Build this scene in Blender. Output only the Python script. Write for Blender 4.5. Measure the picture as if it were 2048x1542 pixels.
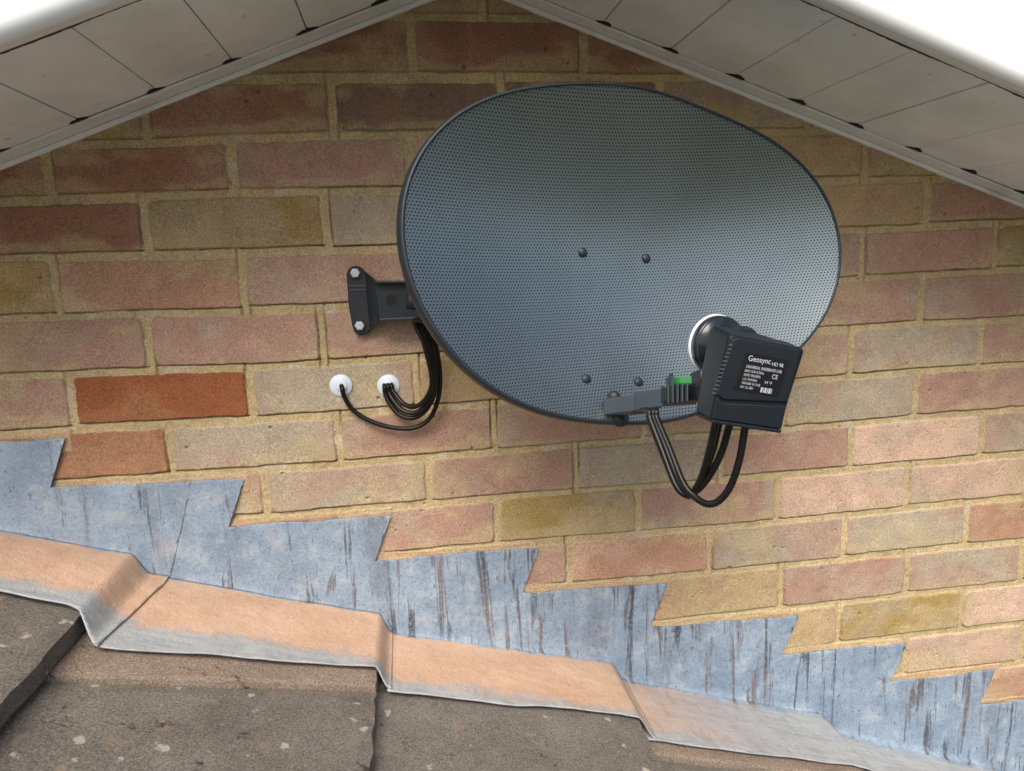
import bpy, bmesh, math, random
import numpy as np
from mathutils import Vector, Matrix

random.seed(7)
D = bpy.data
scene = bpy.context.scene
for o in list(D.objects):
    D.objects.remove(o)
COL = scene.collection

# ------------------------------------------------------------------ camera
CAM = np.array([0.43655, -0.99135, -0.0683])
RGT = np.array([0.98764876, -0.15261591, -0.03547265])
UPV = np.array([0.06042204, 0.16209247, 0.98492396])
FWD = np.array([0.14456521, 0.97490226, -0.16931179])
FPX = 1400.0                                     # focal length in pixels of the 2048 px wide photo
cam_d = D.cameras.new('camera')
cam_d.sensor_width = 36.0
cam_d.lens = FPX / 2048 * 36.0
cam_d.clip_start = 0.02
cam_d.clip_end = 1000
cam = D.objects.new('camera', cam_d)
COL.objects.link(cam)
B = -FWD
cam.matrix_world = Matrix(((RGT[0], UPV[0], B[0], CAM[0]), (RGT[1], UPV[1], B[1], CAM[1]),
                           (RGT[2], UPV[2], B[2], CAM[2]), (0, 0, 0, 1)))
scene.camera = cam

# ------------------------------------------------------------------ light: bright overcast
SUN_EL, SUN_AZ = 50.0, 200.0                     # azimuth clockwise from +Y
SKY = 0.085
world = D.worlds.new('World')
scene.world = world
world.use_nodes = True
wn = world.node_tree
sky = wn.nodes.new('ShaderNodeTexSky')
sky.sky_type = 'NISHITA'
sky.sun_disc = False
sky.sun_elevation = math.radians(SUN_EL)
sky.sun_rotation = math.radians(SUN_AZ)
sky.air_density = 1.0
sky.dust_density = 4.0
sky.ozone_density = 1.0
bg = wn.nodes['Background']
bg.inputs['Strength'].default_value = SKY
wn.links.new(sky.outputs['Color'], bg.inputs['Color'])
sd = D.lights.new('sun', 'SUN')
sd.energy = 1.5
sd.angle = math.radians(36)
sd.color = (1.0, 0.95, 0.88)
sun = D.objects.new('sun', sd)
COL.objects.link(sun)
el, az = math.radians(SUN_EL), math.radians(SUN_AZ)
sdir = Vector((math.sin(az) * math.cos(el), math.cos(az) * math.cos(el), math.sin(el)))
sun.rotation_euler = sdir.to_track_quat('Z', 'Y').to_euler()
sun.location = (0, -3, 6)
vs = scene.view_settings
vs.view_transform = 'Standard'
vs.look = 'None'
vs.exposure = 1.2
vs.gamma = 1.0
scene.cycles.transparent_max_bounces = 12
scene.cycles.max_bounces = 8

# ------------------------------------------------------------------ helpers
def ray(px, py):
    return RGT * ((px - 1024) / FPX) + UPV * (-(py - 771) / FPX) + FWD

def at(px, py, depth):
    """point seen at a photo pixel, at a given distance along the view axis"""
    return Vector(CAM + ray(px, py) * depth)

def on_wall(px, py, y=0.0):
    d = ray(px, py)
    return Vector(CAM + d * ((y - CAM[1]) / d[1]))

def on_plane(px, py, p, n):
    d = ray(px, py)
    p = np.array(p); n = np.array(n)
    return Vector(CAM + d * (((p - CAM) @ n) / (d @ n)))

def lin(r, g, b):
    def f(c):
        c /= 255.0
        return c / 12.92 if c <= 0.04045 else ((c + 0.055) / 1.055) ** 2.4
    return (f(r), f(g), f(b))

def tag(o, label=None, cat=None, group=None, kind=None):
    if label: o['label'] = label
    if cat: o['category'] = cat
    if group: o['group'] = group
    if kind: o['kind'] = kind
    return o

def empty(name, loc=(0, 0, 0)):
    o = D.objects.new(name, None)
    COL.objects.link(o)
    o.location = loc
    o.empty_display_size = 0.05
    return o

def link_mesh(name, me, mat, parent=None, smooth=False):
    o = D.objects.new(name, me)
    COL.objects.link(o)
    if mat is not None:
        me.materials.append(mat)
    if smooth:
        me.polygons.foreach_set('use_smooth', [True] * len(me.polygons))
    if parent is not None:
        o.parent = parent
        o.matrix_parent_inverse = Matrix.Translation(-parent.location)
    return o

def obj(name, bm, mat, parent=None, smooth=False, bevel=0.0, seg=2, angle=30):
    me = D.meshes.new(name)
    bmesh.ops.recalc_face_normals(bm, faces=bm.faces[:])
    bm.to_mesh(me)
    bm.free()
    o = link_mesh(name, me, mat, parent, smooth)
    if bevel > 0:
        m = o.modifiers.new('bevel', 'BEVEL')
        m.width = bevel
        m.segments = seg
        m.limit_method = 'ANGLE'
        m.angle_limit = math.radians(angle)
        m.harden_normals = False
    return o

def hull8(bm, a, b):
    """solid between two quads (lists of 4 points in matching order)"""
    va = [bm.verts.new(p) for p in a]
    vb = [bm.verts.new(p) for p in b]
    bm.faces.new(va)
    bm.faces.new(vb[::-1])
    for i in range(4):
        j = (i + 1) % 4
        bm.faces.new((va[i], vb[i], vb[j], va[j]))

def prism(bm, pts, vec):
    """extrude polygon pts by vec"""
    a = [bm.verts.new(Vector(p)) for p in pts]
    b = [bm.verts.new(Vector(p) + Vector(vec)) for p in pts]
    bm.faces.new(a)
    bm.faces.new(b[::-1])
    n = len(pts)
    for i in range(n):
        j = (i + 1) % n
        bm.faces.new((a[i], b[i], b[j], a[j]))

def frame(axis, up=(0, 0, 1)):
    a = Vector(axis).normalized()
    u = Vector(up)
    s = u.cross(a)
    if s.length < 1e-4:
        s = Vector((1, 0, 0))
    s.normalize()
    return a, s, a.cross(s)

def lathe(bm, p0, axis, prof, seg=40, cap0=True, cap1=True):
    """prof: list of (distance along axis, radius)"""
    a, s, t = frame(axis)
    rings = []
    for d, r in prof:
        c = Vector(p0) + a * d
        rings.append([bm.verts.new(c + (s * math.cos(2 * math.pi * k / seg) + t * math.sin(2 * math.pi * k / seg)) * r) for k in range(seg)])
    for i in range(len(rings) - 1):
        for k in range(seg):
            j = (k + 1) % seg
            bm.faces.new((rings[i][k], rings[i][j], rings[i + 1][j], rings[i + 1][k]))
    if cap0: bm.faces.new(rings[0][::-1])
    if cap1: bm.faces.new(rings[-1])

def spline(pts, n=12):
    pts = [Vector(p) for p in pts]
    P = [pts[0] * 2 - pts[1]] + pts + [pts[-1] * 2 - pts[-2]]
    out = []
    for i in range(1, len(P) - 2):
        p0, p1, p2, p3 = P[i - 1:i + 3]
        for k in range(n):
            t = k / n
            out.append(0.5 * ((2 * p1) + (p2 - p0) * t + (2 * p0 - 5 * p1 + 4 * p2 - p3) * t * t + (-p0 + 3 * p1 - 3 * p2 + p3) * t ** 3))
    out.append(pts[-1])
    return out

def tube(bm, path, r, seg=14):
    prev = None
    rings = []
    n = len(path)
    s = None
    for i, p in enumerate(path):
        d = (path[min(i + 1, n - 1)] - path[max(i - 1, 0)]).normalized()
        if s is None:
            s = d.cross(Vector((0, 1, 0)))
            if s.length < 0.1: s = d.cross(Vector((1, 0, 0)))
        s = (s - d * s.dot(d)).normalized()
        t = d.cross(s)
        rings.append([bm.verts.new(p + (s * math.cos(2 * math.pi * k / seg) + t * math.sin(2 * math.pi * k / seg)) * r) for k in range(seg)])
    for i in range(n - 1):
        for k in range(seg):
            j = (k + 1) % seg
            bm.faces.new((rings[i][k], rings[i][j], rings[i + 1][j], rings[i + 1][k]))
    bm.faces.new(rings[0][::-1])
    bm.faces.new(rings[-1])

# value noise in numpy ------------------------------------------------
def vnoise(x, y, scale, seed):
    rng = np.random.RandomState(seed)
    T = rng.rand(256, 256)
    fx, fy = x / scale + 1000.0, y / scale + 1000.0
    ix, iy = np.floor(fx).astype(int), np.floor(fy).astype(int)
    tx, ty = fx - ix, fy - iy
    tx = tx * tx * (3 - 2 * tx); ty = ty * ty * (3 - 2 * ty)
    a = T[ix % 256, iy % 256]; b = T[(ix + 1) % 256, iy % 256]
    c = T[ix % 256, (iy + 1) % 256]; d = T[(ix + 1) % 256, (iy + 1) % 256]
    return (a * (1 - tx) + b * tx) * (1 - ty) + (c * (1 - tx) + d * tx) * ty

def fbm(x, y, scale, seed, octv=4):
    s, a, tot = 0.0, 1.0, 0.0
    for k in range(octv):
        s = s + a * vnoise(x, y, scale / 2 ** k, seed + k)
        tot += a
        a *= 0.5
    return s / tot

def sstep(a, b, v):
    t = np.clip((v - a) / (b - a), 0, 1)
    return t * t * (3 - 2 * t)

# ------------------------------------------------------------------ materials
def new_mat(name):
    m = D.materials.new(name)
    m.use_nodes = True
    nt = m.node_tree
    return m, nt, nt.nodes['Principled BSDF']

def N(nt, t, **kw):
    n = nt.nodes.new(t)
    for k, v in kw.items():
        setattr(n, k, v)
    return n

def coord(nt, scale=(1, 1, 1), kind='Object'):
    tc = N(nt, 'ShaderNodeTexCoord')
    mp = N(nt, 'ShaderNodeMapping')
    mp.inputs['Scale'].default_value = scale
    nt.links.new(tc.outputs[kind], mp.inputs['Vector'])
    return mp.outputs['Vector']

def noise(nt, vec, scale, detail=4, rough=0.6, dist=0.0):
    n = N(nt, 'ShaderNodeTexNoise')
    n.inputs['Scale'].default_value = scale
    n.inputs['Detail'].default_value = detail
    n.inputs['Roughness'].default_value = rough
    n.inputs['Distortion'].default_value = dist
    nt.links.new(vec, n.inputs['Vector'])
    return n.outputs['Fac']

def ramp(nt, fac, stops, interp='LINEAR'):
    r = N(nt, 'ShaderNodeValToRGB')
    r.color_ramp.interpolation = interp
    e = r.color_ramp.elements
    while len(e) < len(stops): e.new(0.5)
    for k, (p, c) in enumerate(stops):
        e[k].position = p
        e[k].color = (c[0], c[1], c[2], 1) if not isinstance(c, (int, float)) else (c, c, c, 1)
    nt.links.new(fac, r.inputs['Fac'])
    return r.outputs['Color']

def mix(nt, fac, a, b, mode='MIX'):
    m = N(nt, 'ShaderNodeMix', data_type='RGBA', blend_type=mode)
    for s, v in ((m.inputs['Factor'], fac), (m.inputs['A'], a), (m.inputs['B'], b)):
        if hasattr(v, 'is_linked') or hasattr(v, 'links'):
            nt.links.new(v, s)
        elif isinstance(v, (int, float)):
            s.default_value = v
        else:
            s.default_value = (v[0], v[1], v[2], 1)
    return m.outputs['Result']

def math_n(nt, op, a, b=0.0, clamp=False):
    m = N(nt, 'ShaderNodeMath', operation=op)
    m.use_clamp = clamp
    for s, v in ((m.inputs[0], a), (m.inputs[1], b)):
        if isinstance(v, (int, float)): s.default_value = v
        else: nt.links.new(v, s)
    return m.outputs[0]

def bump(nt, bs, h, strength=0.3, dist=0.001):
    b = N(nt, 'ShaderNodeBump')
    b.inputs['Strength'].default_value = strength
    b.inputs['Distance'].default_value = dist
    nt.links.new(h, b.inputs['Height'])
    nt.links.new(b.outputs['Normal'], bs.inputs['Normal'])

def plain(name, col, rough=0.5, metal=0.0, spec=0.5, var=0.12, vs_=60, bmp=0.0, dirt=None):
    m, nt, bs = new_mat(name)
    v = coord(nt)
    f = noise(nt, v, vs_, 5)
    c0 = tuple(c * (1 - var) for c in col)
    c1 = tuple(min(1, c * (1 + var)) for c in col)
    c = ramp(nt, f, [(0.3, c0), (0.7, c1)])
    if dirt:
        g = ramp(nt, noise(nt, v, vs_ * 0.35, 6, 0.7), [(0.52, 0.0), (0.72, 1.0)])
        c = mix(nt, g, c, dirt)
    nt.links.new(c, bs.inputs['Base Color'])
    bs.inputs['Roughness'].default_value = rough
    bs.inputs['Metallic'].default_value = metal
    bs.inputs['Specular IOR Level'].default_value = spec
    if bmp > 0:
        bump(nt, bs, noise(nt, v, vs_ * 8, 3), bmp, 0.0008)
    return m

# brick wall: colour of every brick and of the mortar comes with the mesh
m_wall, nt, bs = new_mat('brick_and_mortar')
at_n = N(nt, 'ShaderNodeAttribute', attribute_name='tint')
v = coord(nt)
g1 = ramp(nt, noise(nt, v, 420, 4, 0.7), [(0.30, 0.60), (0.5, 1.0), (0.70, 1.36)])
c = mix(nt, 1.0, at_n.outputs['Color'], g1, 'MULTIPLY')
g2 = ramp(nt, noise(nt, v, 900, 2, 0.6), [(0.3, 0.74), (0.7, 1.24)])
c = mix(nt, 1.0, c, g2, 'MULTIPLY')
sp = ramp(nt, noise(nt, v, 520, 3, 0.6), [(0.66, 0.0), (0.70, 1.0)])
c = mix(nt, math_n(nt, 'MULTIPLY', sp, 0.45), c, (0.10, 0.07, 0.05))
nt.links.new(c, bs.inputs['Base Color'])
bs.inputs['Roughness'].default_value = 0.92
bs.inputs['Specular IOR Level'].default_value = 0.2
bump(nt, bs, noise(nt, v, 500, 5, 0.75), 0.8, 0.0016)

# lead
m_lead, nt, bs = new_mat('weathered_lead')
v = coord(nt)
sepn = N(nt, 'ShaderNodeSeparateXYZ')
nt.links.new(v, sepn.inputs[0])
X, Y, Z = sepn.outputs
base = ramp(nt, noise(nt, v, 14, 5, 0.6), [(0.3, (0.175, 0.24, 0.32)), (0.7, (0.30, 0.375, 0.46))])  # blue-grey lead, with the sky's blue reflection put into the base colour
fine = ramp(nt, noise(nt, v, 260, 4, 0.75), [(0.36, 0.62), (0.5, 1.0), (0.7, 1.12)])
base = mix(nt, 0.75, base, fine, 'MULTIPLY')
# pale bloom
bl = ramp(nt, noise(nt, v, 30, 6, 0.7), [(0.5, 0.0), (0.75, 0.7)])
base = mix(nt, bl, base, (0.46, 0.50, 0.53))
# vertical run stains, stronger to the right
vs1 = coord(nt, (52, 20, 4.2))
st = noise(nt, vs1, 1.0, 8, 0.68, 0.5)
xw = math_n(nt, 'MULTIPLY', math_n(nt, 'MULTIPLY', math_n(nt, 'ADD', X, 0.0), 1.8, True), 0.045)
thr = math_n(nt, 'ADD', st, xw)
stm = ramp(nt, thr, [(0.592, 0.0), (0.615, 0.6), (0.66, 0.97)])
stc = ramp(nt, noise(nt, v, 9, 3), [(0.42, (0.055, 0.06, 0.07)), (0.6, (0.15, 0.115, 0.105))])
brk = ramp(nt, noise(nt, v, 150, 6, 0.85), [(0.36, 0.12), (0.50, 1.0)])
stm = math_n(nt, 'MULTIPLY', stm, brk)
base = mix(nt, stm, base, stc)
br1 = ramp(nt, math_n(nt, 'ADD', noise(nt, coord(nt, (17, 8, 2.2)), 1.0, 6, 0.7, 0.8), math_n(nt, 'MULTIPLY', xw, 0.8)), [(0.56, 0.0), (0.66, 0.55)])
brb = ramp(nt, noise(nt, v, 75, 5, 0.8), [(0.38, 0.15), (0.6, 1.0)])
base = mix(nt, math_n(nt, 'MULTIPLY', br1, brb), base, (0.13, 0.135, 0.15))
# specks
spk = ramp(nt, math_n(nt, 'ADD', noise(nt, coord(nt, (1, 1, 0.5)), 170, 3, 0.75), math_n(nt, 'MULTIPLY', xw, 0.35)), [(0.635, 0.0), (0.675, 0.85)])
base = mix(nt, spk, base, (0.12, 0.13, 0.145))
# orange colour on the part dressed over the tiles
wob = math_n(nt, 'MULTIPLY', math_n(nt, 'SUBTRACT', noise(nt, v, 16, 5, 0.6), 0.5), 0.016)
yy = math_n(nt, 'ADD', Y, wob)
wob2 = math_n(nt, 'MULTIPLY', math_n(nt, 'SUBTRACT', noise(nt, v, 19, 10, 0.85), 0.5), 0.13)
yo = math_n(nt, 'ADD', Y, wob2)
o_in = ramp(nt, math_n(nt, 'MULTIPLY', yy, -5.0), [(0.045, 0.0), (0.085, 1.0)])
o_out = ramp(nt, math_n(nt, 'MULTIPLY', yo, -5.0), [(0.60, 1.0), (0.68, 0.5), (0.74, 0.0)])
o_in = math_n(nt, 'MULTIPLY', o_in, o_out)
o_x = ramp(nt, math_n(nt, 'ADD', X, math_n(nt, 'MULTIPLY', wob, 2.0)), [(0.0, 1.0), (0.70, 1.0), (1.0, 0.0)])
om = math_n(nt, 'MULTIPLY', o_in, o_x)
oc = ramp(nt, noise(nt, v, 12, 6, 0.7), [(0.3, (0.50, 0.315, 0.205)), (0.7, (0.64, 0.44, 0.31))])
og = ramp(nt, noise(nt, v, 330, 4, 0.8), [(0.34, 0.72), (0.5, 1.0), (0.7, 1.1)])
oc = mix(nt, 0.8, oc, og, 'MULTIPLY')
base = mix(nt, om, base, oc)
# pale grey-white chalk on the rest of the apron
a_in = ramp(nt, math_n(nt, 'MULTIPLY', yy, -5.0), [(0.06, 0.0), (0.12, 1.0)])
am = math_n(nt, 'MULTIPLY', a_in, math_n(nt, 'SUBTRACT', 1.0, om))
ac = ramp(nt, noise(nt, coord(nt, (10, 60, 10)), 2.0, 5, 0.7), [(0.35, (0.31, 0.32, 0.32)), (0.6, (0.44, 0.43, 0.40))])
base = mix(nt, math_n(nt, 'MULTIPLY', am, 0.75), base, ac)
nt.links.new(base, bs.inputs['Base Color'])
bs.inputs['Roughness'].default_value = 0.62
bs.inputs['Metallic'].default_value = 0.0
bs.inputs['Specular IOR Level'].default_value = 0.35
hb = math_n(nt, 'ADD', noise(nt, v, 60, 5, 0.7), math_n(nt, 'MULTIPLY', noise(nt, v, 400, 3), 0.35))
bump(nt, bs, hb, 0.7, 0.003)

# concrete roof tile
def tile_mat(name, ca, cb, lich=1.0):
    m, nt, bs = new_mat(name)
    v = coord(nt)
    c = ramp(nt, noise(nt, v, 9, 6, 0.65), [(0.32, ca), (0.68, cb)])
    gr = ramp(nt, noise(nt, v, 420, 4, 0.8), [(0.32, 0.45), (0.5, 1.0), (0.68, 1.75)])
    c = mix(nt, 1.0, c, gr, 'MULTIPLY')
    br = ramp(nt, noise(nt, v, 32, 5, 0.7), [(0.58, 0.0), (0.70, 0.75)])
    c = mix(nt, br, c, (0.30, 0.20, 0.13))
    dk = ramp(nt, noise(nt, v, 26, 6, 0.75, 0.6), [(0.60, 0.0), (0.67, 0.85)])
    c = mix(nt, dk, c, (0.035, 0.03, 0.022))
    if lich > 0:
        lv = N(nt, 'ShaderNodeTexVoronoi', feature='F1')
        lv.inputs['Scale'].default_value = 30
        nv = N(nt, 'ShaderNodeTexNoise'); nv.inputs['Scale'].default_value = 70; nv.inputs['Detail'].default_value = 4
        nt.links.new(v, nv.inputs['Vector'])
        dv = N(nt, 'ShaderNodeVectorMath', operation='MULTIPLY_ADD'); dv.inputs[1].default_value = (0.022, 0.022, 0.022)
        nt.links.new(nv.outputs['Color'], dv.inputs[0]); nt.links.new(v, dv.inputs[2])
        nt.links.new(dv.outputs[0], lv.inputs['Vector'])
        wobl = math_n(nt, 'MULTIPLY', math_n(nt, 'SUBTRACT', noise(nt, v, 120, 4, 0.7), 0.5), 0.55)
        ds = math_n(nt, 'ADD', lv.outputs['Distance'], wobl)
        sel = ramp(nt, lv.outputs['Color'], [(0.30, 0.0), (0.36, 1.0)])
        lm = ramp(nt, ds, [(0.10, 1.0), (0.17, 0.0)])
        lm = math_n(nt, 'MULTIPLY', lm, sel)
        c = mix(nt, math_n(nt, 'MULTIPLY', lm, 0.8 * lich), c, (0.48, 0.44, 0.37))
        fs = ramp(nt, noise(nt, v, 115, 6, 0.75), [(0.635, 0.0), (0.67, 0.75)])
        c = mix(nt, fs, c, (0.38, 0.34, 0.27))
    nt.links.new(c, bs.inputs['Base Color'])
    bs.inputs['Roughness'].default_value = 0.95
    bs.inputs['Specular IOR Level'].default_value = 0.15
    bump(nt, bs, noise(nt, v, 350, 5, 0.8), 0.9, 0.0025)
    return m
m_tile = tile_mat('concrete_tile', (0.128, 0.115, 0.096), (0.215, 0.195, 0.165))
m_tile_strip = tile_mat('concrete_tile_sandy', (0.22, 0.17, 0.13), (0.31, 0.245, 0.19), 0.4)

m_soffit = plain('soffit_plastic', (0.80, 0.87, 0.89), 0.55, var=0.06, vs_=7, bmp=0.05)
# grime specks on the soffit
nt = m_soffit.node_tree; bs = nt.nodes['Principled BSDF']
src = bs.inputs['Base Color'].links[0].from_socket
v = coord(nt)
g = ramp(nt, noise(nt, v, 42, 6, 0.75), [(0.64, 0.0), (0.72, 0.75)])
big = ramp(nt, noise(nt, v, 9, 5, 0.6), [(0.4, 0.0), (0.75, 0.35)])
src = mix(nt, big, src, (0.42, 0.43, 0.39))
nt.links.new(mix(nt, g, src, (0.14, 0.125, 0.105)), bs.inputs['Base Color'])
m_trim = plain('soffit_trim', (0.76, 0.80, 0.80), 0.5, var=0.08, vs_=12, dirt=(0.44, 0.43, 0.38))
m_board = plain('white_bargeboard', (0.84, 0.86, 0.84), 0.4, var=0.02, vs_=5)
m_grime = plain('grime', (0.10, 0.085, 0.07), 0.95, var=0.3, vs_=90, bmp=0.5)
m_void = plain('dark_vent', (0.012, 0.011, 0.010), 0.9, var=0.2)

# perforated dish
def perforated(name, col, rough, metal):
    m, nt, bs = new_mat(name)
    v = coord(nt)
    p = 0.0040
    v0 = N(nt, 'ShaderNodeVectorMath', operation='MULTIPLY'); v0.inputs[1].default_value = (1, 1, 0)
    nt.links.new(v, v0.inputs[0])
    outs = []
    for off in ((0, 0, 0), (p / 2, p * 0.866, 0)):
        ad = N(nt, 'ShaderNodeVectorMath', operation='ADD'); ad.inputs[1].default_value = off
        nt.links.new(v0.outputs[0], ad.inputs[0])
        wr = N(nt, 'ShaderNodeVectorMath', operation='WRAP')
        wr.inputs[1].default_value = (p / 2, p * 0.866, 1); wr.inputs[2].default_value = (-p / 2, -p * 0.866, -1)
        nt.links.new(ad.outputs[0], wr.inputs[0])
        ln = N(nt, 'ShaderNodeVectorMath', operation='LENGTH')
        nt.links.new(wr.outputs[0], ln.inputs[0])
        outs.append(ln.outputs['Value'])
    d = math_n(nt, 'MINIMUM', outs[0], outs[1])
    hole = math_n(nt, 'LESS_THAN', d, 0.00088)
    c = ramp(nt, noise(nt, v, 9, 4), [(0.3, tuple(x * 0.92 for x in col)), (0.7, tuple(x * 1.08 for x in col))])
    ws = ramp(nt, noise(nt, coord(nt, (22, 3.0, 1)), 1.0, 6, 0.7), [(0.35, 0.96), (0.65, 1.03)])
    c = mix(nt, 1.0, c, ws, 'MULTIPLY')
    c = mix(nt, hole, c, (0.008, 0.011, 0.014))
    nt.links.new(c, bs.inputs['Base Color'])
    bs.inputs['Roughness'].default_value = rough
    nt.links.new(math_n(nt, 'MULTIPLY', math_n(nt, 'SUBTRACT', 1.0, hole), metal), bs.inputs['Metallic'])
    nt.links.new(math_n(nt, 'MULTIPLY', math_n(nt, 'SUBTRACT', 1.0, hole), 0.5), bs.inputs['Specular IOR Level'])
    return m
m_dish = perforated('perforated_steel', (0.225, 0.262, 0.266), 0.36, 0.92)
m_steel = plain('dark_powder_coat', (0.017, 0.023, 0.029), 0.45, spec=0.35, var=0.15, vs_=50, bmp=0.06)
m_arm = plain('grey_arm_plastic', (0.044, 0.060, 0.074), 0.5, spec=0.35, var=0.06, vs_=40, bmp=0.04)
m_lnb = plain('black_lnb_plastic', (0.0045, 0.0080, 0.0115), 0.42, spec=0.25, var=0.12, vs_=60, bmp=0.08)
m_lnb_pad = plain('black_label', (0.004, 0.0045, 0.006), 0.4, spec=0.2, var=0.1)
m_cap = plain('pale_feed_cap', (0.72, 0.75, 0.78), 0.35, var=0.03)
m_neck = plain('glossy_neck', (0.010, 0.015, 0.022), 0.2, metal=0.0, var=0.1)
m_print = plain('white_print', (0.42, 0.44, 0.46), 0.6, var=0.02)
m_zinc = plain('zinc_bolt', (0.55, 0.60, 0.62), 0.45, metal=0.4, var=0.15, vs_=200, bmp=0.2)
m_cable = plain('black_cable', (0.006, 0.0055, 0.005), 0.36, spec=0.3, var=0.2, vs_=90)
m_green = plain('green_clip', (0.03, 0.24, 0.06), 0.35, var=0.1)
m_plug = plain('white_cable_plug', (0.62, 0.69, 0.78), 0.45, var=0.05, vs_=80)
m_ground = plain('ground', (0.075, 0.085, 0.055), 0.95, var=0.25, vs_=0.6, bmp=0.2)

# ------------------------------------------------------------------ ground, far below the roof
bm = bmesh.new()
S = 150
vv = [bm.verts.new(p) for p in ((-S, -S, -4.6), (S, -S, -4.6), (S, S, -4.6), (-S, S, -4.6))]
bm.faces.new(vv)
tag(obj('ground', bm, m_ground), kind='structure')

# ------------------------------------------------------------------ brick wall
# measured courses: x of the upright joints and height of the course middle
ROWS = {
 -3: [(0.467, 0.219), (0.699, 0.219)],
 -2: [(0.125, 0.134), (0.358, 0.144)],
 -1: [(0.004, 0.067), (0.226, 0.074), (0.455, 0.073), (1.128, 0.073)],
 0: [(0.11, -0.001), (0.339, -0.003), (1.234, 0.003)],
 1: [(-0.006, -0.075), (0.225, -0.078), (1.131, -0.071), (1.359, -0.066)],
 2: [(0.098, -0.151), (0.322, -0.158), (1.235, -0.143)],
 3: [(-0.007, -0.226), (0.221, -0.231), (0.447, -0.227), (1.12, -0.222), (1.346, -0.221)],
 4: [(0.108, -0.301), (0.333, -0.305), (0.556, -0.301), (1.007, -0.299), (1.235, -0.294)],
 5: [(0.227, -0.373), (0.456, -0.373), (0.677, -0.371), (0.907, -0.374), (1.127, -0.374), (1.361, -0.371)],
 6: [(0.554, -0.443), (0.774, -0.447), (1.003, -0.449), (1.231, -0.447)],
 7: [(0.663, -0.520), (0.89, -0.526), (1.122, -0.526), (1.345, -0.523)],
 8: [(1.015, -0.598), (1.24, -0.6), (1.458, -0.604)],
 9: [(1.121, -0.679), (1.349, -0.678)],
 10: [(1.246, -0.752), (1.475, -0.755)],
}
CODE = {  # first code: brick left of the first listed joint, missing joints are filled in
 -3: 'rrr', -2: 'yrmm', -1: 'rrppptt', 0: 'rygpttp', 1: 'yopptgpyt', 2: 'pppgtppp', 3: 'pOgttpgpp',
 4: 'egpppgpp', 5: 'ggpgplg', 6: 'pypll', 7: 'poggo', 8: 'tpgg', 9: 'tyl', 10: 'gllt',
}
BR = {
 'r': lin(146, 110, 90), 'o': lin(176, 138, 112), 'O': lin(150, 93, 62), 'e': lin(160, 116, 88), 'p': lin(172, 138, 120),
 'l': lin(198, 168, 146), 'y': lin(160, 136, 86), 'g': lin(172, 159, 138), 't': lin(178, 155, 118), 'm': lin(130, 108, 92),
}
MORTAR = np.array(lin(186, 167, 127))
rng = np.random.RandomState(3)

def row_joints(r):
    """complete joints from left to right: list of x; known ones kept"""
    k = sorted(ROWS[r]) if r in ROWS else []
    if not k:
        off = 0.0 if r % 2 else 0.112
        return [off + 0.225 * i for i in range(-12, 16)], None
    xs = [k[0][0]]
    for a, b in zip(k, k[1:]):
        n = max(1, int(round((b[0] - a[0]) / 0.225)))
        for i in range(1, n + 1):
            xs.append(a[0] + (b[0] - a[0]) * i / n)
    first = xs[0]
    left = [first - 0.225 * i for i in range(12, 0, -1)]
    right = [xs[-1] + 0.225 * i for i in range(1, 12)]
    return left + xs + right, len(left)

def row_mid(r, x):
    if r in ROWS:
        k = sorted(ROWS[r])
        xs = [a for a, _ in k]; zs = [z for _, z in k]
        return np.interp(x, xs, zs)
    if r < -3: return 0.219 + 0.075 * (-3 - r) + 0 * x
    return np.interp(x, [1.246, 1.475], [-0.752, -0.755]) - 0.0755 * (r - 10)

def axis_pts(a, b, fa, fb, fine, coarse):
    L = np.arange(a, fa, coarse)
    F = np.arange(fa, fb, fine)
    R_ = np.arange(fb, b + coarse, coarse)
    return np.concatenate([L, F, R_])

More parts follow.
